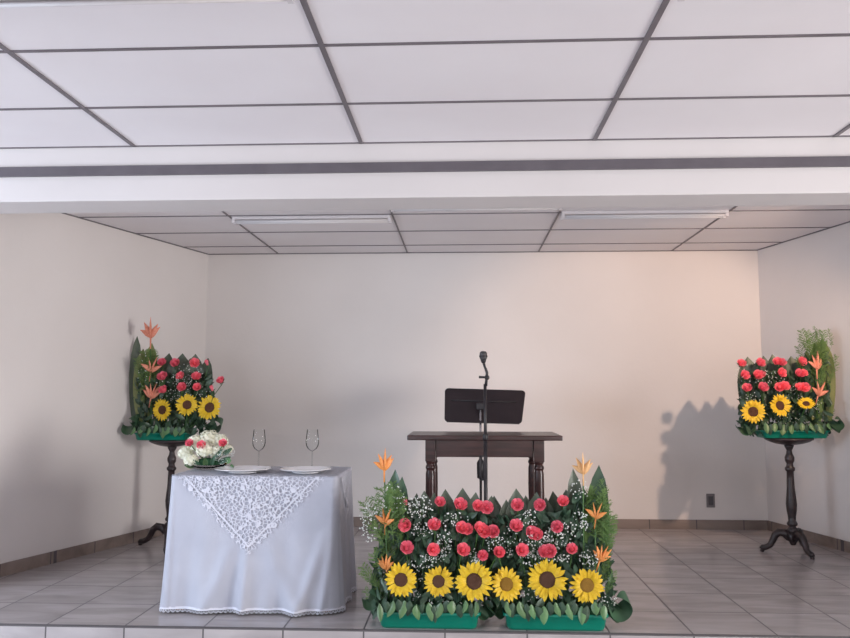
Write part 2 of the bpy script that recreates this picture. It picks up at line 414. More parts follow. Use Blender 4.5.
def cloth_off(x, y, t):
    """how far the hanging cloth stands off the table edge; x, y = point on the edge, t = 0 top .. 1 hem"""
    o = .004 + .028*t**1.3
    if y < -HD+.035:      # front: two long folds that fan out from under the tip of the lace
        tt = max(0, t-.35)/.65
        o += tt*.034*math.exp(-((x+.02+.02*tt)/.030)**2)
        for s, w in ((-1, .05), (1, .055)):
            cx = s*(.05+.20*tt); o += tt*.030*math.exp(-((x-cx)/w)**2)
        cx = HW-.04-.16*tt; o += tt*.034*math.exp(-((x-cx)/.035)**2)
        cx = HW-.02-.05*tt; o += tt*.018*math.exp(-((x-cx)/.02)**2)
        o += t*.006*math.sin(x*23+1) + t*t*.006*math.sin(x*47+t*3)
    else:
        o += t*.012*math.sin(y*26+x*3+.6) + t*.006*math.sin(y*57+2)
    return o
per = rrect()
NT = 48
P = []
for rring in (0.0, .5, .97):
    P.append([(q[0]*rring, q[1]*rring, TH) for q in per])
P.append([(q[0]-q[2]*.004, q[1]-q[3]*.004, TH-.0005) for q in per])
for j in range(NT+1):
    t = j/NT; z = TH-.004 - (TH-.004-.034)*t
    row = []
    for q in per:
        o = cloth_off(q[0], q[1], t)
        cf = math.sin(q[5]*PI)*.02*t if q[4] >= 0 else 0
        if q[4] == 1: cf -= .03*t*math.sin(q[5]*PI)
        row.append((q[0]+q[2]*(o+cf), q[1]+q[3]*(o+cf), z))
    P.append(row)
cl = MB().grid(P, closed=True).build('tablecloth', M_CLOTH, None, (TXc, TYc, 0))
tag(cl, 'long white tablecloth draped to the floor over the square table at left', 'tablecloth')
# scalloped openwork hem at the foot of the cloth
hem = MB(); last = P[-1]; L_ = [0]
for i in range(1, len(last)+1):
    a, b = Vector(last[i-1]), Vector(last[i % len(last)]); L_.append(L_[-1]+(b-a).length)
tot = L_[-1]; n = int(tot/.026)
def per_at(s):
    s %= tot
    for i in range(1, len(L_)):
        if L_[i] >= s:
            a, b = Vector(last[i-1]), Vector(last[i % len(last)]); q = (s-L_[i-1])/max(1e-9, L_[i]-L_[i-1]); return a.lerp(b, q)
for i in range(n):
    a, m_, b = per_at(i*tot/n), per_at((i+.5)*tot/n), per_at((i+1)*tot/n)
    dz = Vector((0, 0, 1))
    hem.add([a+dz*.004, b+dz*.004, b-dz*.010, a-dz*.010], [(0, 1, 2, 3)])
    pts_ = [a-dz*.012]
    for k in range(1, 7):
        q = k/7; w = a.lerp(b, q); pts_.append(w - dz*(.012+.014*math.sin(q*PI)))
    pts_.append(b-dz*.012)
    hem.tube(pts_, .002, 5)
    hem.tube([m_-dz*.010, m_-dz*.026], .0018, 5)
hem.build('lace_hem', M_HEM, cl)
# lace overlay : a 1 m square turned by 45 degrees
R_ = .705; NL = 90; off = .006
apex = at(247, 552, FY-.02).z
R_ = HD + (TH - apex) + .025
LX = at(251, 478, FY).x - TXc
def drape(px, py):
    px += LX
    ox = abs(px)-HW; oy = abs(py)-HD
    x, y, z = px, py, TH+.003
    if oy > 0 and ox <= 0:
        z = TH-oy; t = oy/TH; s = -1 if py < 0 else 1
        y = s*(HD + cloth_off(px, s*HD, t) + off*min(1, oy/.01)); z = TH+.003-oy
    elif ox > 0:
        t = ox/TH; s = -1 if px < 0 else 1
        x = s*(HW + cloth_off(s*HW, py, t) + off*min(1, ox/.01)); z = TH+.003-ox
        if oy > 0: y = math.copysign(HD+.02, py)
    return (x, y, z)
lm = MB(); uvs = []; P2 = []
for i in range(NL+1):
    row = []
    for j in range(NL+1):
        a, b = i/NL, j/NL
        px = (a-b)*R_; py = (a+b-1)*R_
        row.append(drape(px, py)); uvs.append((a, b))
    P2.append(row)
lm.grid(P2)
me = lm.mesh('lace_overlay'); uvl = me.uv_layers.new(name='flat')
for lp in me.loops: uvl.data[lp.index].uv = uvs[lp.vertex_index]
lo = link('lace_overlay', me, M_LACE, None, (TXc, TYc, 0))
tag(lo, 'white lace overlay with one pointed corner hanging down the front of the tablecloth', 'table overlay')

# plates
TZ = TH + .0045
def plate(u0, u1, v, label):
    pm = at((u0+u1)/2, v, FY+.18); r = (at(u1, v, FY+.18)-at(u0, v, FY+.18)).length/2
    t = thing('dinner_plate', label, 'plate', (pm.x, FY+.17, TZ), 0, 'plates on the white table')
    prof = [(0, .006), (r*.55, .006), (r*.66, .009), (r*.97, .021), (r, .0225), (r*.995, .0245), (r*.96, .024), (r*.66, .0125), (r*.56, .009), (0, .009)]
    MB().lathe(prof, 48).lathe([(r*.5, 0), (r*.5, .007), (r*.44, .007), (r*.44, 0)], 32).build('dish', M_PLATE, t)
    MB().lathe([(r*.99, .0215), (r*1.004, .023), (r*.99, .025), (r*.975, .0235), (r*.99, .0215)], 48, cap=False).build('rim', M_PLATE, t)
plate(216, 271, 470, 'round white plate beside the small bouquet on the white table')
plate(281, 331, 470, 'round white plate at the right end of the white table')
# wine glasses
def wine_glass(u, label):
    y = FY + .42; b = at(u, 466, y)
    t = thing('wine_glass', label, 'wine glass', (b.x, y, TZ), 0, 'wine glasses on the white table')
    H_ = at(u, 429.5, y).z - TZ; r = .040
    foot = [(0, 0), (.033, 0), (.034, .0015), (.02, .004), (.005, .008), (.0038, .02)]
    MB().lathe(foot, 28).build('foot', M_GLASS, t)
    hb = H_*.46
    MB().lathe([(.0038, .0205), (.0034, .05), (.0038, hb-.004)], 14).build('stem', M_GLASS, t)
    out = [(.004, hb-.0035), (.012, hb), (.028, hb+.012), (.038, hb+.03), (.041, hb+.05), (.039, hb+.08), (.034, H_)]
    inn = [(r_-.0012, z) for r_, z in reversed(out[1:])]
    MB().lathe(out, 36, cap=False).build('bowl', M_GLASS, t)
wine_glass(258.5, 'empty clear wine glass behind the left plate on the white table')
wine_glass(312, 'empty clear wine glass behind the right plate on the white table')

# ------------------------------------------------------------------ plant meshes
def leaf_mesh(name, L=1.0, W=.3, bend=.15, fold=.12, peak=.4, tip=1.0, nu=10, nv=4, wave=0):
    """blade growing along +Z, faces -Y, bends away towards +Y"""
    P = []
    for i in range(nu+1):
        t = i/nu
        w = W/2 * (math.sin(PI*min(1, (t/peak)*.5))**.8 if t < peak else math.cos(PI/2*((t-peak)/(1-peak)))**tip)
        w = max(w, .004*L if t < 1 else 0.0005)
        row = []
        for j in range(-nv//2, nv//2+1):
            s = j/(nv/2)
            yy = bend*L*t*t + fold*w*abs(s)*-1.0 + wave*L*math.sin(t*14)*s*s
            row.append((w*s, yy, L*t))
        P.append(row)
    return MB().grid(P).mesh(name)
ME_BACK = [leaf_mesh('leaf', .40, .12, b, .3, .66, .62) for b in (.02, .08, -.03)]
ME_TALL = leaf_mesh('leaf', .50, .20, .03, .3, .6, .6)
ME_SK = [leaf_mesh('leaf', .10, .038, b, .5, .45, .7) for b in (.25, -.2)]
ME_FILL_ARG = (.09, .04)
def curl_leaf():
    P = []
    n = 20
    for i in range(n+1):
        a = 2*PI*i/n*.93 - PI*.9
        w = .038*(math.sin(PI*min(1, i/n*1.15+.12)))**.5 if i < n else .004
        r = .036 + .006*math.sin(a*2)
        P.append([(r*math.cos(a)*1.25, s*w, r*math.sin(a)+s*w*.7) for s in (-1, -.33, .33, 1)])
    return MB().grid(P).mesh('curled_leaf')
ME_CURL = curl_leaf()
def sun_meshes(seed, R=1.0):
    rnd = random.Random(seed); mb = MB()
    rings = ((21, .36, 1.0, .10, .02), (19, .36, .92, .16, .05))
    for k, (n, r0, r1, lift, z0) in enumerate(rings):
        for i in range(n):
            a = 2*PI*(i+.5*k)/n + rnd.uniform(-.07, .07); l = (r1-r0)*rnd.uniform(.84, 1.08); w = rnd.uniform(.088, .122)
            tw = rnd.uniform(-.3, .3); up = lift+rnd.uniform(-.08, .12); ca, sa = math.cos(a), math.sin(a)
            P = []
            for q in range(6):
                t = q/5; ww = w*(.5+.9*t if t < .55 else math.cos(PI/2*((t-.55)/.45))**.7*1.0+0.0) if t < 1 else .004
                row = []
                for s in (-1, 0, 1):
                    rr_ = r0 + l*t; hh = z0 + up*math.sin(t*2.0) - .14*t*t*k + s*ww*tw*.4 + abs(s)*ww*.25; ss = s*ww
                    row.append((ca*rr_-sa*ss, sa*rr_+ca*ss, hh))
                P.append(row)
            mb.grid(P)
    pet = mb
    disk = MB().lathe([(0, .10), (.15, .10), (.24, .13), (.33, .12), (.41, .07), (.43, .0), (.36, -.08), (0, -.12)], 28)
    back = MB()
    for i in range(12):
        a = 2*PI*i/12; ca, sa = math.cos(a), math.sin(a)
        back.grid([[(ca*r-sa*s*w, sa*r+ca*s*w, -.10+.05*r) for s in (-1, 0, 1)] for r, w in ((.1, .08), (.4, .1), (.62, .01))])
    return pet.mesh('sunflower'), disk.mesh('seed_disk'), back.mesh('sepals')
SUNS = [sun_meshes(s) for s in (1, 2, 3)]
def rose_mesh(seed, cone=False):
    """unit radius 1, opening along +Z"""
    rnd = random.Random(seed); mb = MB()
    layers = ((3, .22, .95, .15), (4, .42, .95, .25), (5, .64, .82, .45), (6, .88, .62, .75))
    if cone: layers = ((3, .2, 1.25, .05), (4, .38, 1.2, .08), (5, .55, 1.0, .12))
    for n, r, h, flare in layers:
        a0 = rnd.uniform(0, 6)
        for i in range(n):
            a = a0 + 2*PI*i/n; half = PI/n*1.35
            P = []
            for q in range(6):
                t = q/5; row = []
                for s in range(-3, 4):
                    s_ = s/3; aa = a + half*s_*(.55+.45*math.sin(PI*min(t+.25, .9)))
                    rr_ = r*(.30+.70*math.sin(t*PI/2)) + flare*.28*max(0, t-.55)**1.2*2.2 + .03*s_
                    zz = -.55+(h+.55)*t - .20*t*s_*s_ - flare*.25*max(0, t-.75)
                    row.append((rr_*math.cos(aa), rr_*math.sin(aa), zz))
                P.append(row)
            mb.grid(P)
    mb.lathe([(0, -.6), (.3, -.55), (.42, -.2), (.3, .5), (0, .75)], 12)
    return mb.mesh('rose')
ROSES = [rose_mesh(s) for s in (1, 2, 3)]; BUD = rose_mesh(5, True)
def sepal_mesh():
    mb = MB()
    for i in range(5):
        a = 2*PI*i/5; ca, sa = math.cos(a), math.sin(a)
        mb.grid([[(ca*r-sa*s*w, sa*r+ca*s*w, z) for s in (-1, 0, 1)] for r, w, z in ((.1, .1, -.7), (.5, .22, -.55), (.85, .14, -.3), (1.05, .01, -.2))])
    return mb.mesh('sepals')
ME_SEPAL = sepal_mesh()
def bract_mesh(seed, n=5):
    """upright cluster of narrow pointed bracts, unit height, mostly in the XZ plane"""
    rnd = random.Random(seed); mb = MB()
    for i in range(n):
        side_ = (i - (n-1)/2)/((n-1)/2); l = (1.0-.28*abs(side_))*rnd.uniform(.9, 1.05)
        a = side_*rnd.uniform(.55, .8); z0 = .02+.10*(n-i)/n*.5; yo = rnd.uniform(-.12, .12)
        pts_ = []; rad = []
        for q in range(7):
            t = q/6; aa = a*(1+.35*t)
            pts_.append((math.sin(aa)*l*t*.9, yo*t-.10*t*(1-t), z0+math.cos(aa)*l*t)); rad.append(.004+.15*math.sin(PI*min(.98, t*.85+.12))*(1-t*.45))
        mb.tube(pts_, rad, 8, flat=.45)
    mb.tube([(0, 0, -.5), (0, 0, .1)], [.03, .05], 6)
    return mb.mesh('orange_bract')
BRACTS = [bract_mesh(s, n) for s, n in ((1, 5), (2, 4), (3, 6))]
def fern_mesh(seed):
    rnd = random.Random(seed); mb = MB(); L = .34
    def stem(t): return Vector((.035*math.sin(t*2.0+seed), .02*t, L*t))
    mb.tube([stem(i/8) for i in range(9)], [.0022-.0015*i/8 for i in range(9)], 5)
    for i in range(34):
        t = .12+.86*i/34; p = stem(t); s = 1 if i % 2 else -1; ln = .075*math.sin(PI*min(.95, (1.05-t)*.75+.15))
        d_ = Vector((s*rnd.uniform(.7, 1), rnd.uniform(-.6, .6), rnd.uniform(.35, .8))).normalized()
        mb.tube([p, p+d_*ln*.5+Vector((0, 0, .002)), p+d_*ln], [.0009, .0007, .0003], 3)
        for q in range(12):
            tt = .12+.88*q/12; b = p+d_*ln*tt
            for s2 in (-1, 1):
                e = (d_*rnd.uniform(.5, 1)+Vector((rnd.uniform(-1, 1), rnd.uniform(-1, 1), rnd.uniform(-.6, .9)))).normalized()*rnd.uniform(.012, .022)
                n_ = e.cross(Vector((0, 1, 0))).normalized()*.0021
                mb.add([b-n_, b+n_, b+e], [(0, 1, 2)])
    return mb.mesh('fern_frond')
FERNS = [fern_mesh(s) for s in (1, 2)]
OCT_V = [(1, 0, 0), (-1, 0, 0), (0, 1, 0), (0, -1, 0), (0, 0, 1), (0, 0, -1)]
OCT_F = [(0, 2, 4), (2, 1, 4), (1, 3, 4), (3, 0, 4), (2, 0, 5), (1, 2, 5), (3, 1, 5), (0, 3, 5)]
def dir_q(d_): return Vector(d_).to_track_quat('Z', 'Y')

# ------------------------------------------------------------------ arrangement
def arrangement(name, label, tray, y0, S, loc, group=None):
    """tray = (half width, half depth, height); S = lists measured on the photograph, brought to this thing's own depth"""
    rnd = random.Random(S['seed'])
    root = thing(name, label, 'flower arrangement', loc, 0, group)
    hw, hd, th = tray; k = S['k']       # k = size of the flowers
    def lp(u, v, dy):
        return at(u, v, loc[1]+dy) - Vector(loc)
    # tray: tapered tub with rim
    P = []
    for sx, z in ((.93, 0), (.97, th*.5), (1.0, th), (1.03, th), (1.03, th-.008), (1.0, th-.010)):
        pass
    def ring(s, z, r=.03):
        o = []
        for cx, cy_, a0 in ((hw*s-r, hd*s-r, 0), (-hw*s+r, hd*s-r, PI/2), (-hw*s+r, -hd*s+r, PI), (hw*s-r, -hd*s+r, 1.5*PI)):
            for q in range(6):
                a = a0+PI/2*q/5; o.append((cx+r*math.cos(a), cy_+r*math.sin(a), z))
        return o
    tm = MB(); rows_ = [ring(.9, 0.0), ring(.93, th*.15), ring(.965, th*.8), ring(1.0, th*.82), ring(1.0, th), ring(.975, th), ring(.95, th*.8), ring(.90, .006)]
    tm.grid(rows_, closed=True)
    o_ = len(tm.v); nr = len(rows_[0])
    tm.f.append(tuple(reversed(range(nr)))); tm.sm.append(False); tm.f.append(tuple(range(7*nr, 8*nr))); tm.sm.append(False)
    tm.build('tray', M_TRAY, root)
    MB().box(-hw*.86, hw*.86, -hd*.80, hd*.80, .008, th+.03).build('floral_foam', M_FOAM, root, bevel=.008)
    base_z = th+.02
    def stem_for(o, p, dr, r=.0035):
        q = Vector((max(-hw*.8, min(hw*.8, p.x*.7)), 0.01, base_z-.01))
        m1 = p - Vector(dr)*.03*k; m2 = m1.lerp(q, .5)+Vector((0, .02, -.01))
        s = MB().tube([p-Vector(dr)*.012*k, m1, m2, q], r, 5).build('stem', M_STEM, o)
        M_ = Matrix.LocRotScale(o.location, o.rotation_quaternion, o.scale)
        s.matrix_parent_inverse = M_.inverted()
    for i, (u, v, r, kind) in enumerate(S['sun']):
        p = lp(u, v, -hd*.95-.01*i % 2); R = r*k*.93
        d_ = (rnd.uniform(-.25, .25), -1, rnd.uniform(.0, .3))
        if kind == 2: d_ = (-.2, -.75, .75)
        pm, dm, sm = SUNS[i % 3]
        q = dir_q(d_) @ Quaternion((0, 0, 1), rnd.uniform(0, 6))
        o = link('sunflower', pm, M_SUN, root, p, q, scale=R)
        dd = link('seed_disk', dm, None, o)
        if not dm.materials: dm.materials.append(M_DISK)
        if kind == 1:
            d2 = dm.copy(); d2.materials.clear(); d2.materials.append(M_DISK2); dd.data = d2
        link('sepals', sm, M_STEM, o)
        stem_for(o, p, d_, .006)
    ry = {0: -hd*.15, 1: -hd*.5, 2: -hd*.75}
    for i, (u, v, r, row) in enumerate(S['rose']):
        p = lp(u, v, ry[row]); d_ = (rnd.uniform(-.35, .35), -1, rnd.uniform(.25, .8))
        bud = r < .82
        if bud: d_ = (rnd.uniform(-.3, .3), -.6, 1.0)
        q = dir_q(d_) @ Quaternion((0, 0, 1), rnd.uniform(0, 6))
        R = S['rr']*r
        o = link('rose', BUD if bud else ROSES[i % 3], M_ROSE, root, p, q, scale=R)
        link('sepals', ME_SEPAL, M_STEM, o)
        stem_for(o, p, d_, .003)
    for i, (u, v, h, tilt, mt) in enumerate(S['bract']):
        p = lp(u, v, -hd*.45); sc = h*(.85 if loc[2] < .1 else 1.05)
        bm = BRACTS[i % 3]
        o = link('orange_flower', bm.copy(), None, root, p, Euler((rnd.uniform(-.1, .25), tilt, rnd.uniform(-.5, .5))), scale=sc)
        o.data.materials.append(mt)
        q0 = Vector((max(-hw*.8, min(hw*.8, p.x)), 0.0, base_z))
        s = MB().tube([p, p.lerp(q0, .5), q0], .004, 5).build('stem', M_STEM, o)
        s.matrix_parent_inverse = Matrix.LocRotScale(o.location, o.rotation_euler, o.scale).inverted()
    # pointed leaves behind
    for i, (u, v, w, tilt) in enumerate(S['back']):
        tp = lp(u, v, hd*.75); z0 = base_z-.01; L = (tp.z-z0)
        link('pointed_leaf', ME_BACK[i % 3], M_BLEAF, root, (tp.x-math.tan(tilt)*L, hd*.70, z0), Euler((0, tilt, rnd.uniform(-.35, .35))), scale=(w, w, L/.40/math.cos(tilt)))
    for i, (u, v, w, tilt, mt, dy) in enumerate(S['tall']):
        tp = lp(u, v, hd*dy); z0 = base_z-.01; L = (tp.z-z0)
        m2 = ME_TALL.copy(); m2.materials.append(mt)
        link('tall_leaf', m2, None, root, (tp.x-math.tan(tilt)*L, hd*(dy-.03), z0), Euler((0, tilt, rnd.uniform(-.3, .3))), scale=(w, w, L/.5/math.cos(tilt)))
    for (u, v, s, rz) in S['curl']:
        link('curled_leaf', ME_CURL, M_CURL, root, lp(u, v, -hd*.3), Euler((0, 0, rz)), scale=s)
    for i, (u, v, L, tilt) in enumerate(S['fern']+[(a+rnd.uniform(-5, 5), b+rnd.uniform(-14, 10), c*rnd.uniform(.7, 1), d_+rnd.uniform(-.25, .25)) for a, b, c, d_ in S['fern']]):
        p = lp(u, v, -hd*.45+.02*(i % 4))
        link('fern_frond', FERNS[i % 2], M_FERN, root, p, Euler((rnd.uniform(-.2, .2), tilt, rnd.uniform(-1, 1))), scale=L/.34)
    # leaf skirt over the front of the tray
    n = S['skirt']
    for i in range(n):
        x = -hw*.98 + 2*hw*.98*(i+.5)/n + rnd.uniform(-.006, .006)
        up = i % 2
        link('skirt_leaf', ME_SK[up], M_SKLEAF if (i*7) % 6 == 0 else M_CURL if i % 4 == 0 else M_LEAF, root, (x, -hd*1.02-.006*(1+up), th+.056*k+rnd.uniform(-.014, .014)),
             Euler((PI*(.97), rnd.uniform(-.25, .25), rnd.uniform(-.6, .6))), scale=(rnd.uniform(.8, 1.3)*k, rnd.uniform(.8, 1.1)*k, rnd.uniform(.62, .95)*k))
    # dense filler leaves
    fm = MB()
    def top(u):
        best = None
        T_ = S['top']
        for a, b in zip(T_, T_[1:]):
            if a[0] <= u <= b[0]: return a[1]+(b[1]-a[1])*(u-a[0])/(b[0]-a[0])
        return T_[0][1]
    u0, u1 = S['top'][0][0], S['top'][-1][0]
    for i in range(S['fill']):
        u = rnd.uniform(u0, u1); vt = top(u); v = rnd.uniform(vt+10, S['bottom'])
        fz = (S['bottom']-v)/(S['bottom']-vt+1)
        dy = rnd.uniform(-hd*.75, hd*.7) if fz < .35 else rnd.uniform(-hd*.25, hd*.5)
        p = lp(u, v, dy)
        L = rnd.uniform(.055, .095)*k; w = L*rnd.uniform(.34, .5); P = []
        for q in range(5):
            t = q/4; ww = w/2*(math.sin(PI*min(.97, t*.85+.12)))
            if q == 4: ww = .0005
            P.append([(s*ww, -abs(s)*ww*.3+.12*L*t*t, L*(t-.5)) for s in (-1, 0, 1)])
        m_ = Matrix.Translation(p) @ Euler((rnd.uniform(-.9, .7), rnd.uniform(-1.1, 1.1), rnd.uniform(-1.2, 1.2))).to_matrix().to_4x4()
        fm.grid(P, m_)
    f_ = fm.build('filler_foliage', M_LEAF, root); f_['kind'] = 'stuff'
    # baby's breath
    gm = MB(); sm = MB()
    for (u, v, ru, rv, n) in S['gyp']:
        c = lp(u, v, -hd*.2)
        for i in range(n):
            a = rnd.uniform(0, 2*PI); q = math.sqrt(rnd.random())
            p = lp(u+ru*q*math.cos(a), v+rv*q*math.sin(a), rnd.uniform(-hd*.75, -hd*.0))
            r = rnd.uniform(.003, .0062)*k
            gm.add(OCT_V, OCT_F, True, Matrix.Translation(p) @ Euler((rnd.uniform(0, 3), rnd.uniform(0, 3), 0)).to_matrix().to_4x4() @ Matrix.Diagonal((r, r, r*.8, 1)))
            if i % 4 == 0: sm.tube([p, p.lerp(c+Vector((0, .05, -.06)), .5)+Vector((0, .0, -.01)), c+Vector((0, .04, -.07))], .0006, 3)
    g_ = gm.build('baby_breath', M_GYP, root); g_['kind'] = 'stuff'
    s_ = sm.build('baby_breath_stems', M_STEM, g_); s_['kind'] = 'stuff'
    return root
def sc(o, s, L): return [(o[0]+p[0]/s, o[1]+p[1]/s) + tuple(p[2:]) for p in L]

# front pair, at the very edge of the platform
FD = .12
YT = YP + .015 + FD
LC = at(429.5, 600, YT).x; RC = at(553.5, 600, YT).x
HWT = (at(482, 600, YT-FD).x - at(380, 600, YT-FD).x)/2*1.02
o1, s1 = (360, 440), 3.22; o2 = (490, 440)
SL_ = dict(seed=11, k=1.0, rr=.030,
    sun=sc(o1, s1, [(132, 450, .096, 0), (253, 455, .088, 0), (368, 455, .112, 0)]),
    rose=sc(o1, s1, [(147, 203, .75, 0), (257, 201, .95, 0), (322, 210, 1.2, 0), (380, 212, 1.0, 0), (408, 218, 1.15, 0),
                     (146, 275, 1.15, 1), (240, 275, 1.15, 1), (328, 284, 1.1, 1), (346, 288, 1.0, 1), (386, 286, 1.1, 1), (402, 296, 1.1, 1), (430, 294, 1.0, 1),
                     (150, 348, 1.15, 2), (235, 353, 1.1, 2), (331, 355, 1.15, 2), (396, 372, .9, 2), (448, 362, .95, 2)]),
    bract=sc(o1, s1, [(78, 100, .14, 0, M_ORANGE), (82, 275, .125, .15, M_ORANGE), (86, 420, .11, -.2, M_ORANGE)]),
    back=sc(o1, s1, [(180, 172, 1.0, -.05), (210, 165, 1.1, 0), (242, 168, 1.0, .05), (275, 158, 1.1, -.03), (330, 156, 1.2, 0), (375, 166, 1.1, .06), (425, 180, 1.1, .1)]),
    tall=sc(o1, s1, [(112, 95, .62, -.02, M_LEAF, .6), (136, 118, .55, .06, M_LEAF, .4), (96, 130, .5, -.1, M_FERN, .2)]),
    curl=sc(o1, s1, [(32, 510, .9, .3), (70, 530, .8, 1.2), (438, 530, 1.1, 1.0), (395, 545, .8, .4)]),
    fern=sc(o1, s1, [(95, 330, .30, -.15), (75, 340, .26, -.3), (120, 330, .27, .1), (80, 470, .22, -.4), (60, 500, .18, -.6), (90, 420, .26, -.25), (110, 240, .18, .0), (70, 560, .16, -.7)]),
    skirt=17, fill=620, bottom=612,
    top=sc(o1, s1, [(40, 400), (85, 190), (140, 150), (180, 205), (300, 190), (420, 205)]),
    gyp=sc(o1, s1, [(30, 265, 10, 20, 90), (190, 215, 14, 12, 110), (200, 290, 12, 8, 60), (270, 330, 8, 14, 80), (240, 375, 14, 6, 50), (370, 375, 6, 8, 40), (200, 400, 14, 5, 30), (290, 255, 20, 8, 50),
                    (245, 510, 8, 6, 40), (170, 500, 10, 5, 16), (190, 430, 6, 12, 16), (110, 190, 12, 16, 40), (430, 330, 8, 10, 30), (300, 520, 18, 4, 8)]))
arrangement('flower_arrangement', 'sunflower and rose arrangement on the floor in the left green tray, beside the white table', (HWT, FD, .083), YT, SL_, (LC, YT, 0), 'flower arrangements standing on the platform floor')
SR_ = dict(seed=23, k=1.0, rr=.030,
    sun=sc(o2, s1, [(52, 465, .096, 1), (185, 450, .114, 0), (312, 467, .098, 1)]),
    rose=sc(o2, s1, [(88, 210, 1.1, 0), (162, 210, 1.05, 0), (235, 198, 1.0, 0), (10, 295, 1.1, 1), (84, 278, 1.15, 1), (133, 300, 1.15, 1), (150, 306, 1.1, 1), (216, 280, 1.05, 1),
                     (28, 362, .95, 2), (103, 355, 1.1, 2), (178, 362, 1.15, 2), (194, 358, 1.15, 2), (264, 352, .95, 2)]),
    bract=sc(o2, s1, [(300, 112, .135, 0, M_PALE), (340, 255, .12, .15, M_ORANGE), (352, 392, .125, .3, M_ORANGE)]),
    back=sc(o2, s1, [(20, 200, 1.0, -.08), (8, 182, 1.1, -.05), (50, 190, 1.0, 0), (85, 156, 1.2, 0), (120, 180, 1, 0), (150, 166, 1.1, .03), (180, 185, 1.0, 0), (210, 166, 1.1, 0), (243, 158, 1.1, .03)]),
    tall=sc(o2, s1, [(268, 92, .6, -.02, M_BLEAF, .6), (350, 80, .62, .04, M_LEAF, .5), (325, 140, .5, .0, M_FERN, .2)]),
    curl=sc(o2, s1, [(415, 530, 1.25, .2), (395, 545, 1.0, .9), (12, 530, 1.0, -.7)]),
    fern=sc(o2, s1, [(345, 330, .28, .12), (352, 340, .24, .15), (330, 300, .24, -.05), (355, 440, .2, .25), (350, 400, .22, .15), (365, 500, .14, .5), (355, 230, .17, .1), (340, 480, .2, .3)]),
    skirt=17, fill=620, bottom=614,
    top=sc(o2, s1, [(14, 215), (130, 190), (245, 190), (265, 140), (340, 150), (380, 260), (395, 460)]),
    gyp=sc(o2, s1, [(150, 340, 16, 12, 130), (205, 320, 10, 14, 90), (135, 380, 12, 8, 60), (290, 265, 8, 14, 60), (320, 380, 10, 9, 70), (125, 255, 10, 10, 40), (60, 330, 12, 16, 50),
                    (130, 500, 10, 6, 50), (380, 520, 10, 5, 40), (220, 380, 14, 5, 40), (290, 160, 10, 10, 30), (250, 300, 8, 12, 30)]))
arrangement('flower_arrangement', 'sunflower and rose arrangement on the floor in the right tray, pale peach flower on top', (HWT, FD, .083), YT, SR_, (RC, YT, 0), 'flower arrangements standing on the platform floor')

# ------------------------------------------------------------------ pedestals
def pedestal(x, y, H_, label, rz, lr=1.0):
    t = thing('pedestal_table', label, 'pedestal table', (x, y, 0), rz, 'turned wooden pedestals with flowers')
    top = MB().lathe([(0, H_-.055), (.06, H_-.052), (.10, H_-.045), (.15, H_-.028), (.175, H_-.014), (.182, H_-.008), (.178, H_), (0, H_)], 40)
    top.build('table_top', M_PED, t)
    z0, z1 = .145, H_-.055; L = z1-z0
    pr = [(.030, 0), (.040, .02), (.044, .05), (.030, .075), (.024, .085), (.036, .10), (.040, .12), (.028, .15), (.030, .20), (.038, .27), (.041, .34), (.036, .42), (.029, .52), (.027, .62),
          (.026, .70), (.036, .715), (.038, .74), (.027, .76), (.024, .79), (.034, .82), (.036, .86), (.024, .90), (.020, .94), (.034, .98), (.036, 1.0)]
    MB().lathe([(r, z0+L*q) for r, q in pr], 24).build('column', M_PED, t)
    MB().lathe([(0, .06), (.02, .065), (.03, .09), (.045, .10), (.048, .15), (.03, .16)], 20).build('hub', M_PED, t)
    for a in (PI, PI-2*PI/3, PI+2*PI/3):
        ca, sa = math.cos(a), math.sin(a)
        pth = [(.03, .115), (.07, .150), (.12, .155), (.155, .130), (.175, .090), (.20, .055), (.235, .036), (.268, .030), (.285, .020)]
        rd = [.026, .028, .027, .024, .022, .020, .019, .020, .014]
        m = MB().tube([(r*ca*lr, r*sa*lr, z) for r, z in pth], [q*1.15 for q in rd], 10)
        lg_ = m.build('leg', M_PED, t)
        MB().lathe([(0, 0), (.014, 0), (.018, .010), (.012, .02), (0, .022)], 12, Matrix.Translation((.272*ca*lr, .272*sa*lr, 0))).build('foot', M_PED, lg_)
    return t
pr_ = at(790, 470, 6.42); pr_.z = 0; pl_ = Vector((0, 0, 0))
yl = 6.42
xl_ = at(171.5, 470, yl).x
Hr = at(790, 438.5, pr_.y-.1).z; Hl = at(172, 440.5, yl-.1).z
print('pedestals', pr_, Hr, xl_, Hl, 'walls', xr(pr_.y), xl(yl), 'table', TXc, TYc, HW, TH, 'beam', BEAMZ, YB)
pedestal(pr_.x, pr_.y, Hr, 'dark turned wooden pedestal on three scrolled legs by the right wall, flowers on top', -.3, .82)
pedestal(xl_, yl, Hl, 'dark turned wooden pedestal by the left wall, partly behind the white table', -.25)

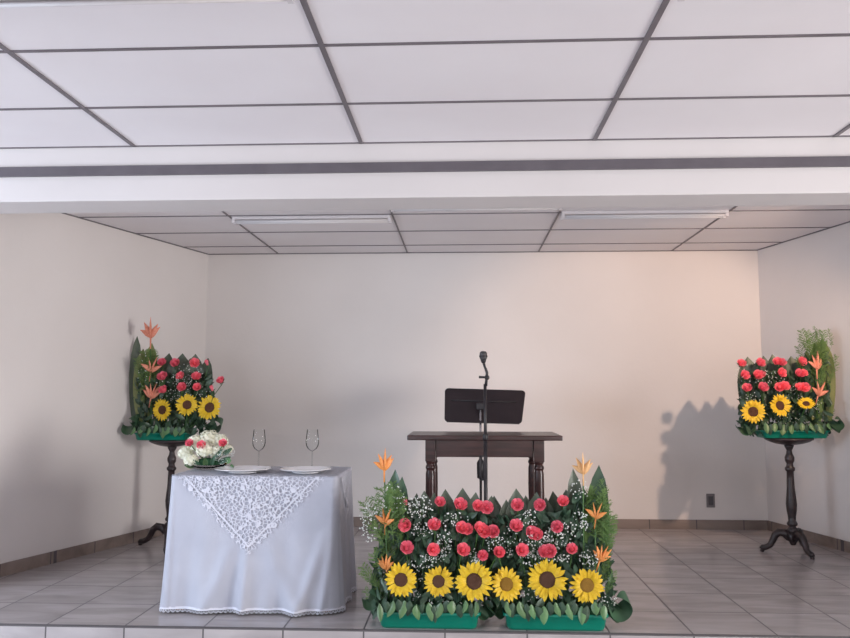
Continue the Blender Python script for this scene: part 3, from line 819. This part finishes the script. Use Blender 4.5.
o3, s3 = (110, 310), 4.554
hl = (at(190, 433, yl-.1).x - at(138, 433, yl-.1).x)/2
SA = dict(seed=31, k=1.0, rr=.034,
    sun=sc(o3, s3, [(240, 455, .098, 0), (352, 432, .098, 0), (455, 445, .112, 0)]),
    rose=sc(o3, s3, [(237, 240, 1, 0), (298, 243, 1.1, 0), (385, 243, 1.15, 0), (442, 243, .8, 0), (240, 305, 1.2, 1), (322, 302, 1.0, 1), (393, 305, 1.1, 1), (505, 322, .95, 1),
                     (245, 365, 1.05, 2), (328, 352, 1.05, 2), (397, 352, .95, 2), (465, 360, .8, 2)]),
    bract=sc(o3, s3, [(185, 130, .16, 0, M_PINKBR), (185, 285, .14, .1, M_PINKBR), (185, 405, .14, .1, M_PINKBR)]),
    back=sc(o3, s3, [(225, 225, 1.3, -.02), (258, 195, 1.5, 0), (295, 220, 1.2, 0), (330, 197, 1.5, 0), (362, 218, 1.2, .02), (392, 200, 1.4, .02), (447, 218, 1.3, .05), (425, 240, 1.2, .03)]),
    tall=sc(o3, s3, [(124, 118, .5, .0, M_BLEAF, .7), (150, 175, .65, .0, M_OLIVE, .5), (190, 150, .7, .03, M_OLIVE, .3), (135, 200, .6, -.05, M_OLIVE, .1)]),
    curl=sc(o3, s3, [(92, 520, 1.35, .2), (120, 505, 1.1, .9), (478, 525, 1.25, .1), (450, 515, 1.0, .8)]),
    fern=sc(o3, s3, [(165, 340, .28, -.1), (190, 330, .26, .05), (150, 430, .26, -.2), (200, 420, .2, .1), (130, 330, .2, -.15)]),
    skirt=15, fill=560, bottom=434,
    top=sc(o3, s3, [(115, 300), (140, 210), (205, 210), (215, 240), (450, 250), (480, 400)]),
    gyp=sc(o3, s3, [(290, 330, 18, 9, 70), (360, 300, 14, 14, 70), (150, 270, 6, 18, 30), (270, 400, 12, 6, 30), (430, 380, 8, 8, 25), (330, 390, 12, 5, 25)]))
la = Vector((at(164, 433, yl).x, yl, Hl+.001))
arrangement('flower_arrangement', 'sunflower and rose arrangement on the left pedestal, salmon pointed flowers at its left side', (hl, .11, .06), yl, SA, tuple(la), 'flower arrangements raised on pedestals')
o4, s4 = (725, 320), 4.904
ya = pr_.y
hr = (at(826, 433, ya-.1).x - at(757, 433, ya-.1).x)/2
SB = dict(seed=41, k=1.0, rr=.034,
    sun=sc(o4, s4, [(137, 450, .104, 0), (268, 420, .098, 0), (398, 412, .070, 2)]),
    rose=sc(o4, s4, [(80, 215, 1.0, 0), (172, 212, 1.1, 0), (258, 207, 1.05, 0), (277, 210, 1.0, 0), (375, 205, 1.05, 0), (95, 272, 1.1, 1), (158, 270, 1.1, 1), (178, 270, .95, 1), (275, 260, 1.1, 1), (365, 265, 1.1, 1), (385, 262, .9, 1),
                     (108, 335, 1.05, 2), (185, 332, 1.15, 2), (268, 330, 1.05, 2), (292, 326, 1.1, 2), (366, 334, 1.1, 2), (390, 332, 1.1, 2)]),
    bract=sc(o4, s4, [(450, 245, .14, .1, M_PINKBR), (455, 375, .13, .2, M_PINKBR)]),
    back=sc(o4, s4, [(95, 205, 1.1, -.03), (120, 178, 1.3, 0), (155, 200, 1.1, 0), (190, 175, 1.3, 0), (243, 166, 1.3, 0), (285, 190, 1.1, 0), (325, 176, 1.4, 0), (350, 190, 1.1, 0)]),
    tall=sc(o4, s4, [(478, 85, .7, .0, M_BLEAF, .7), (505, 120, .55, .03, M_OLIVE, .5), (440, 110, .6, .0, M_FERN, .2), (400, 150, .6, -.06, M_OLIVE, .3)]),
    curl=sc(o4, s4, [(95, 515, 1.3, .2), (120, 508, 1.0, .9), (545, 505, 1.0, .1), (535, 515, 1.0, .9)]),
    fern=sc(o4, s4, [(400, 170, .2, -.2), (495, 170, .2, .05), (450, 180, .2, .0), (425, 150, .16, -.1), (470, 150, .16, .1), (430, 230, .22, -.15), (480, 240, .22, .1), (410, 240, .2, -.3), (450, 330, .26, 0), (490, 360, .24, .15), (430, 340, .22, -.1), (490, 480, .2, .3), (455, 250, .22, -.02)]),
    skirt=15, fill=560, bottom=432,
    top=sc(o4, s4, [(70, 300), (85, 210), (360, 205), (385, 130), (505, 110), (510, 300), (510, 420)]),
    gyp=sc(o4, s4, [(220, 290, 16, 9, 70), (90, 270, 8, 14, 30), (140, 380, 14, 5, 25), (320, 360, 14, 8, 30), (300, 480, 20, 6, 50), (210, 480, 14, 6, 30), (430, 430, 10, 10, 25)]))
lb = Vector((at(791, 433, ya).x, ya, Hr+.001))
arrangement('flower_arrangement', 'sunflower and rose arrangement on the right pedestal, green feathery tall end at its right side', (hr, .11, .06), ya, SB, tuple(lb), 'flower arrangements raised on pedestals')

# ------------------------------------------------------------------ small bouquet on the table
by = FY + .36
bc = at(208, 466, by)
t = thing('flower_bouquet', 'small bouquet of cream flowers and three coral roses on the white table', 'bouquet', (bc.x, by, TZ))
MB().lathe([(0, 0), (.07, 0), (.095, .008), (.115, .028), (.118, .032), (.112, .031), (.092, .014), (.066, .008), (0, .007)], 36).build('glass_dish', M_GLASS, t)
MB().lathe([(0, .010), (.06, .010), (.075, .03), (.06, .06), (0, .07)], 20).build('floral_foam', M_FOAM, t)
rb = random.Random(5)
def hyd_mesh(seed, R=.055):
    r_ = random.Random(seed); mb = MB()
    for i in range(46):
        z = 1-1.35*(i+.5)/46; a = i*2.399; s = math.sqrt(max(0, 1-z*z)); n_ = Vector((s*math.cos(a), s*math.sin(a), z))
        q = n_.to_track_quat('Z', 'Y') @ Quaternion((0, 0, 1), r_.uniform(0, 6)); c = n_*R*r_.uniform(.92, 1.08); ps = .012
        for k_ in range(4):
            e = Quaternion((0, 0, 1), k_*PI/2)
            m_ = Matrix.Translation(c) @ (q @ e).to_matrix().to_4x4()
            mb.add([(0, 0, 0), (ps*.55, -ps*.5, .002), (ps*1.2, -ps*.25, .003), (ps*1.2, ps*.25, .003), (ps*.55, ps*.5, .002)], [(0, 1, 2, 3, 4)], True, m_)
    mb.lathe([(0, -R*.8), (R*.6, -R*.6), (R*.88, 0), (R*.62, R*.62), (0, R*.88)], 14)
    return mb.mesh('hydrangea')
HY = [hyd_mesh(s) for s in (1, 2)]
for i, (u, v, dy, s) in enumerate([(186, 454, 0, .85), (196, 444, -.02, .95), (208, 440, .01, 1.0), (220, 442, .02, .85), (191, 461, -.06, .75), (205, 450, -.05, .95), (217, 452, -.03, .8), (212, 438, .06, .8), (228, 450, .03, .6)]):
    p = at(u, v, by+dy) - Vector((bc.x, by, TZ))
    o = link('hydrangea', HY[i % 2], M_HYD, t, p, Euler((rb.uniform(-.4, .4), rb.uniform(-.4, .4), rb.uniform(0, 3))), scale=s)
    s_ = MB().tube([p, Vector((p.x*.2, p.y*.2, .03))], .003, 5).build('stem', M_STEM, o)
    s_.matrix_parent_inverse = Matrix.LocRotScale(o.location, o.rotation_euler, o.scale).inverted()
for i, (u, v, r) in enumerate([(189.5, 443.5, .024), (201.5, 445.5, .027), (223, 443.5, .025)]):
    p = at(u, v, by-.085) - Vector((bc.x, by, TZ)); q = dir_q((.1, -1, .6))
    o = link('rose', ROSES[i], M_ROSE, t, p, q, scale=r); link('sepals', ME_SEPAL, M_STEM, o)
    s_ = MB().tube([p+Vector((0, .01, -.005)), Vector((p.x*.2, .0, .04))], .003, 5).build('stem', M_STEM, o)
    s_.matrix_parent_inverse = Matrix.LocRotScale(o.location, o.rotation_quaternion, o.scale).inverted()
for i, (u, v, tx_, s) in enumerate([(222, 460, 1.1, 1.2), (231, 458, 1.4, 1.2), (214, 463, .5, 1.1), (205, 464, -.2, 1.1), (198, 465, -.7, 1.0), (235, 462, 1.7, .8), (226, 452, .9, 1.0), (190, 464, -1.2, .9), (218, 455, .7, 1.0)]):
    p = at(u, v, by-.06) - Vector((bc.x, by, TZ))
    m2 = ME_SK[i % 2]
    m3 = m2.copy(); m3.materials.clear(); m3.materials.append(M_SKLEAF if i % 2 else M_CURL)
    link('leaf', m3, None, t, p-Vector((math.sin(tx_)*.03, 0, .02)), Euler((.5, tx_, rb.uniform(-.4, .4))), scale=s*.75)
gm = MB()
for i in range(150):
    a = rb.uniform(0, 2*PI); q = math.sqrt(rb.random())
    p = at(222+13*q*math.cos(a), 453+9*q*math.sin(a), by-.06+rb.uniform(-.03, .03)) - Vector((bc.x, by, TZ)); r = rb.uniform(.002, .0042)
    gm.add(OCT_V, OCT_F, True, Matrix.Translation(p) @ Matrix.Diagonal((r, r, r, 1)))
g_ = gm.build('baby_breath', M_GYP, t); g_['kind'] = 'stuff'

# ------------------------------------------------------------------ dark wooden table
WY = 5.70
a = at(407, 441, WY); b = at(563, 441, WY)
wz0 = at(485, 440.5, WY).z; wz = at(485, 435.5, WY).z
wc = (a.x+b.x)/2; whw = (b.x-a.x)/2; wd = .62
t = thing('wooden_table', 'dark brown wooden table with turned legs standing behind the flower trays', 'table', (wc, WY, 0))
MB().box(-whw, whw, 0, wd, wz0, wz).build('tabletop', M_WOOD, t, bevel=.006)
az = at(485, 457, WY+.05).z
lx0 = at(430.5, 470, WY+.05).x - wc; lx1 = at(539, 470, WY+.05).x - wc
for (x0, x1, y0, y1) in ((lx0+.04, lx1-.04, .03, .05), (lx0+.04, lx1-.04, wd-.05, wd-.03), (lx0-.02, lx0, .09, wd-.09), (lx1, lx1+.02, .09, wd-.09)):
    MB().box(x0, x1, y0, y1, az, wz0).build('apron', M_WOOD, t, bevel=.002)
for lx in (lx0, lx1):
    for ly in (.05, wd-.05):
        m = MB(); s = .036; zt = az-.03
        m.box(lx-s, lx+s, ly-s, ly+s, zt, wz0)
        pr2 = [(.036, zt), (.033, zt-.012), (.027, zt-.022), (.034, zt-.036), (.036, zt-.048), (.029, zt-.062), (.034, zt-.085), (.035, zt-.14), (.036, zt-.26), (.032, zt-.40), (.026, .10), (.022, .07), (.032, .055), (.034, .04), (.022, .02), (.022, 0)]
        m.lathe([(r, z) for r, z in reversed(pr2)], 20, Matrix.Translation((lx, ly, 0)))
        m.build('leg', M_WOOD, t, bevel=.002)

# ------------------------------------------------------------------ music stand behind the table
MY = WY+wd+.22
mt = at(484.5, 405, MY)
px = at(480.5, 430, MY).x
t = thing('music_stand', 'black music stand with a wide tilted desk, standing behind the wooden table', 'music stand', (px, MY, 0))
TL, TR, BR_, BL = [at(u, v, MY) - Vector((px, MY, 0)) for u, v in ((444.5, 388), (527, 390.5), (521.5, 424), (444.5, 421.8))]
tilt = .16
TL.y = TR.y = tilt*.9; BL.y = BR_.y = -tilt*.1
m = MB()
def quad_pt(a, b, out=0):
    top_ = TL.lerp(TR, a); bot = BL.lerp(BR_, a); return top_.lerp(bot, b)
nrm = (TR-TL).cross(BL-TL).normalized()
if nrm.y > 0: nrm = -nrm
rc = .05
outl = []
for cx, cy_, a0 in ((rc, rc*2, PI), (1-rc, rc*2, 1.5*PI), (1-rc, 1-rc*2, 0), (rc, 1-rc*2, .5*PI)):
    for q in range(5):
        a_ = a0+PI/2*q/4; outl.append(quad_pt(cx+rc*math.cos(a_), cy_+rc*2*math.sin(a_)))
n = len(outl)
m.add([p+nrm*.003 for p in outl]+[p-nrm*.003 for p in outl], [tuple(range(n)), tuple(reversed(range(n, 2*n)))]+[(i, n+i, n+(i+1) % n, (i+1) % n) for i in range(n)])
m.build('desk', M_DESK, t, bevel=.0015)
# folded stiffening crease across the desk and the ledge at its foot
cr_ = [quad_pt(q, .37)+nrm*.006 for q in (.08, .5, .90)]
MB().tube(cr_, .006, 6).build('crease', M_BLACK, t)
lg = [quad_pt(q, 1.0) for q in (0.03, .97)]
MB().add([lg[0]+nrm*.003, lg[1]+nrm*.003, lg[1]+Vector((0, .05, .014)), lg[0]+Vector((0, .05, .014)), lg[0]+nrm*.003+Vector((0, 0, -.004)), lg[1]+nrm*.003+Vector((0, 0, -.004)), lg[1]+Vector((0, .05, .014))+Vector((0, 0, -.004)), lg[0]+Vector((0, .05, .014))+Vector((0, 0, -.004))],
         [(0, 1, 2, 3), (7, 6, 5, 4), (0, 4, 5, 1), (1, 5, 6, 2), (2, 6, 7, 3), (3, 7, 4, 0)]).build('ledge', M_DESK, t)
hz = at(480, 405, MY).z
MB().tube([(0, 0, .60), (0, 0, hz-.02)], .009, 12).build('inner_tube', M_CHROME, t)
MB().box(-.03, .03, -.012, .045, hz-.035, hz+.015).build('desk_bracket', M_BLACK, t, bevel=.004)
zt_ = at(482, 441, MY).z; zb_ = at(482, 479, MY).z
MB().tube([(0, 0, zb_+.1), (0, 0, zt_-.02)], .014, 12).build('outer_tube', M_BLACK, t)
MB().lathe([(.014, 0), (.03, .01), (.032, .13), (.02, .15), (.014, .16)], 16, Matrix.Translation((0, 0, zb_))).build('hub', M_BLACK, t)
MB().tube([(0, 0, .12), (0, 0, zb_+.02)], .011, 10).build('lower_rod', M_BLACK, t)
for k_ in range(3):
    a_ = PI/2+2*PI*k_/3; ca, sa = math.cos(a_), math.sin(a_)
    MB().tube([(.015*ca, .015*sa, .20), (.12*ca, .12*sa, .10), (.26*ca, .26*sa, .010)], .008, 8).build('leg', M_BLACK, t)

# ------------------------------------------------------------------ microphone stand in front of the table
KY = 5.42
kp = at(485.4, 440, KY)
t = thing('microphone_stand', 'slim black microphone stand in front of the wooden table', 'microphone stand', (kp.x, KY, 0))
ztop = at(485, 384, KY).z; zmid = at(485, 436, KY).z; zc0 = at(485, 479.5, KY).z; zc1 = at(485, 457, KY).z
MB().tube([(0, 0, zc1), (0, 0, ztop)], .0105, 12).build('upper_tube', M_BLACK, t)
MB().tube([(0, 0, .03), (0, 0, zmid)], .013, 12).build('lower_tube', M_BLACK, t)
m = MB().lathe([(.013, zmid-.03), (.018, zmid-.025), (.019, zmid+.01), (.010, zmid+.02)], 14)
m.build('clutch', M_BLACK, t)
m = MB()
m.box(-.042, -.030, -.014, .014, zc0, zc1+.01).box(-.014, .008, -.016, -.0118, zc0, zc1)
m.box(-.042, .006, -.014, -.0118, zc1, zc1+.012).box(-.042, .006, -.014, -.0118, zc0-.006, zc0+.012)
m.build('cable_clip', M_BLACK, t, bevel=.002)
MB().lathe([(0, 0), (.13, 0), (.135, .008), (.12, .018), (.03, .026), (.0125, .04)], 36).build('base', M_BLACK, t)
# gooseneck with clamp
def kl(u, v): return at(u, v, KY) - Vector((kp.x, KY, 0))
g0 = kl(485.5, 384)
g0.y = .0
pts_ = [kl(u, v) for u, v in ((485.8, 386), (486.6, 378), (487, 373), (485.8, 369), (484.6, 366.5), (483.9, 363.5))]
MB().tube(pts_, [.011, .009, .010, .009, .008, .010], 10).build('gooseneck', M_BLACK, t)
q = kl(487, 377.5)
m = MB().tube([q+Vector((-.055, 0, .003)), q+Vector((.0, 0, 0))], [.009, .006], 8)
m.lathe([(0, -.02), (.016, -.018), (.018, .0), (.016, .018), (0, .02)], 14, Matrix.Translation(q) @ Matrix.Rotation(PI/2, 4, 'X'))
m.build('clamp_lever', M_BLACK, t)
mc = kl(483.4, 363.5)
mic = thing('microphone', 'small dark microphone at the very top of the slim black stand', 'microphone', (kp.x+mc.x, KY, mc.z))
hh = at(483, 351, KY).z - mc.z
MB().lathe([(.006, .0), (.014, .006), (.018, .018), (.020, .026)], 18).build('body', M_BLACK, mic)
MB().lathe([(.020, .0262), (.024, .035), (.026, .055), (.025, hh-.012), (.017, hh-.002), (0, hh)], 22).build('grille', M_GRILLE, mic)
MB().lathe([(.0255, .040), (.028, .044), (.028, .052), (.0265, .056)], 22).build('collar', M_BLACK, mic)

# ------------------------------------------------------------------ light
def area(name, loc, size, target, power, col, spread=None):
    l = bpy.data.lights.new(name, 'AREA'); l.shape = 'RECTANGLE'; l.size, l.size_y = size; l.energy = power; l.color = col
    if spread: l.spread = spread
    o = bpy.data.objects.new(name, l); COL.objects.link(o); o.location = loc
    o.rotation_mode = 'QUATERNION'; o.rotation_quaternion = (Vector(target)-Vector(loc)).to_track_quat('-Z', 'Y')
    return o
# unseen daylight lamps before plain hall walls, at the far end and both sides
COOL = (.84, .91, 1.0); BLUE = (.72, .84, 1.0); NEUT = (1.0, .98, .97)
area('unseen_daylight', (-2.4, -5.4, 1.0), (2.6, 2.2), (-2.4, 0, 1.0), 55, COOL)
area('unseen_daylight', (2.6, -5.4, 1.0), (2.6, 2.2), (2.6, 0, 1.0), 40, NEUT)
area('unseen_daylight', (-5.3, 2.7, 1.0), (3.0, 2.4), (-1.8, 4.8, .0), 100, BLUE, math.radians(130))  # added out of view, set close and aimed low to brighten the left floor
area('unseen_daylight', (5.5, 2.4, .9), (3.2, 1.8), (-3.0, 5.6, .5), 85, NEUT, math.radians(95))  # added out of view, placed to light the left wall and spare the right
# warm spotlight behind the beam at its right end
s = bpy.data.lights.new('warm_spotlight', 'SPOT'); s.energy = 105; s.color = (1.0, .71, .52); s.spot_size = math.radians(66); s.spot_blend = .6; s.shadow_soft_size = .035
so = bpy.data.objects.new('warm_spotlight', s); COL.objects.link(so); so.location = (2.72, 4.52, 2.25)
so.rotation_mode = 'QUATERNION'; so.rotation_quaternion = (Vector((1.75, 7.5, 1.35))-so.location).to_track_quat('-Z', 'Y')
w = bpy.data.worlds.new('world'); C.world = w; w.use_nodes = True
w.node_tree.nodes['Background'].inputs[0].default_value = (.6, .7, .85, 1); w.node_tree.nodes['Background'].inputs[1].default_value = .3

C.view_settings.view_transform = 'Standard'; C.view_settings.look = 'None'; C.view_settings.gamma = 1; C.view_settings.use_curve_mapping = False
C.view_settings.exposure = 0.9
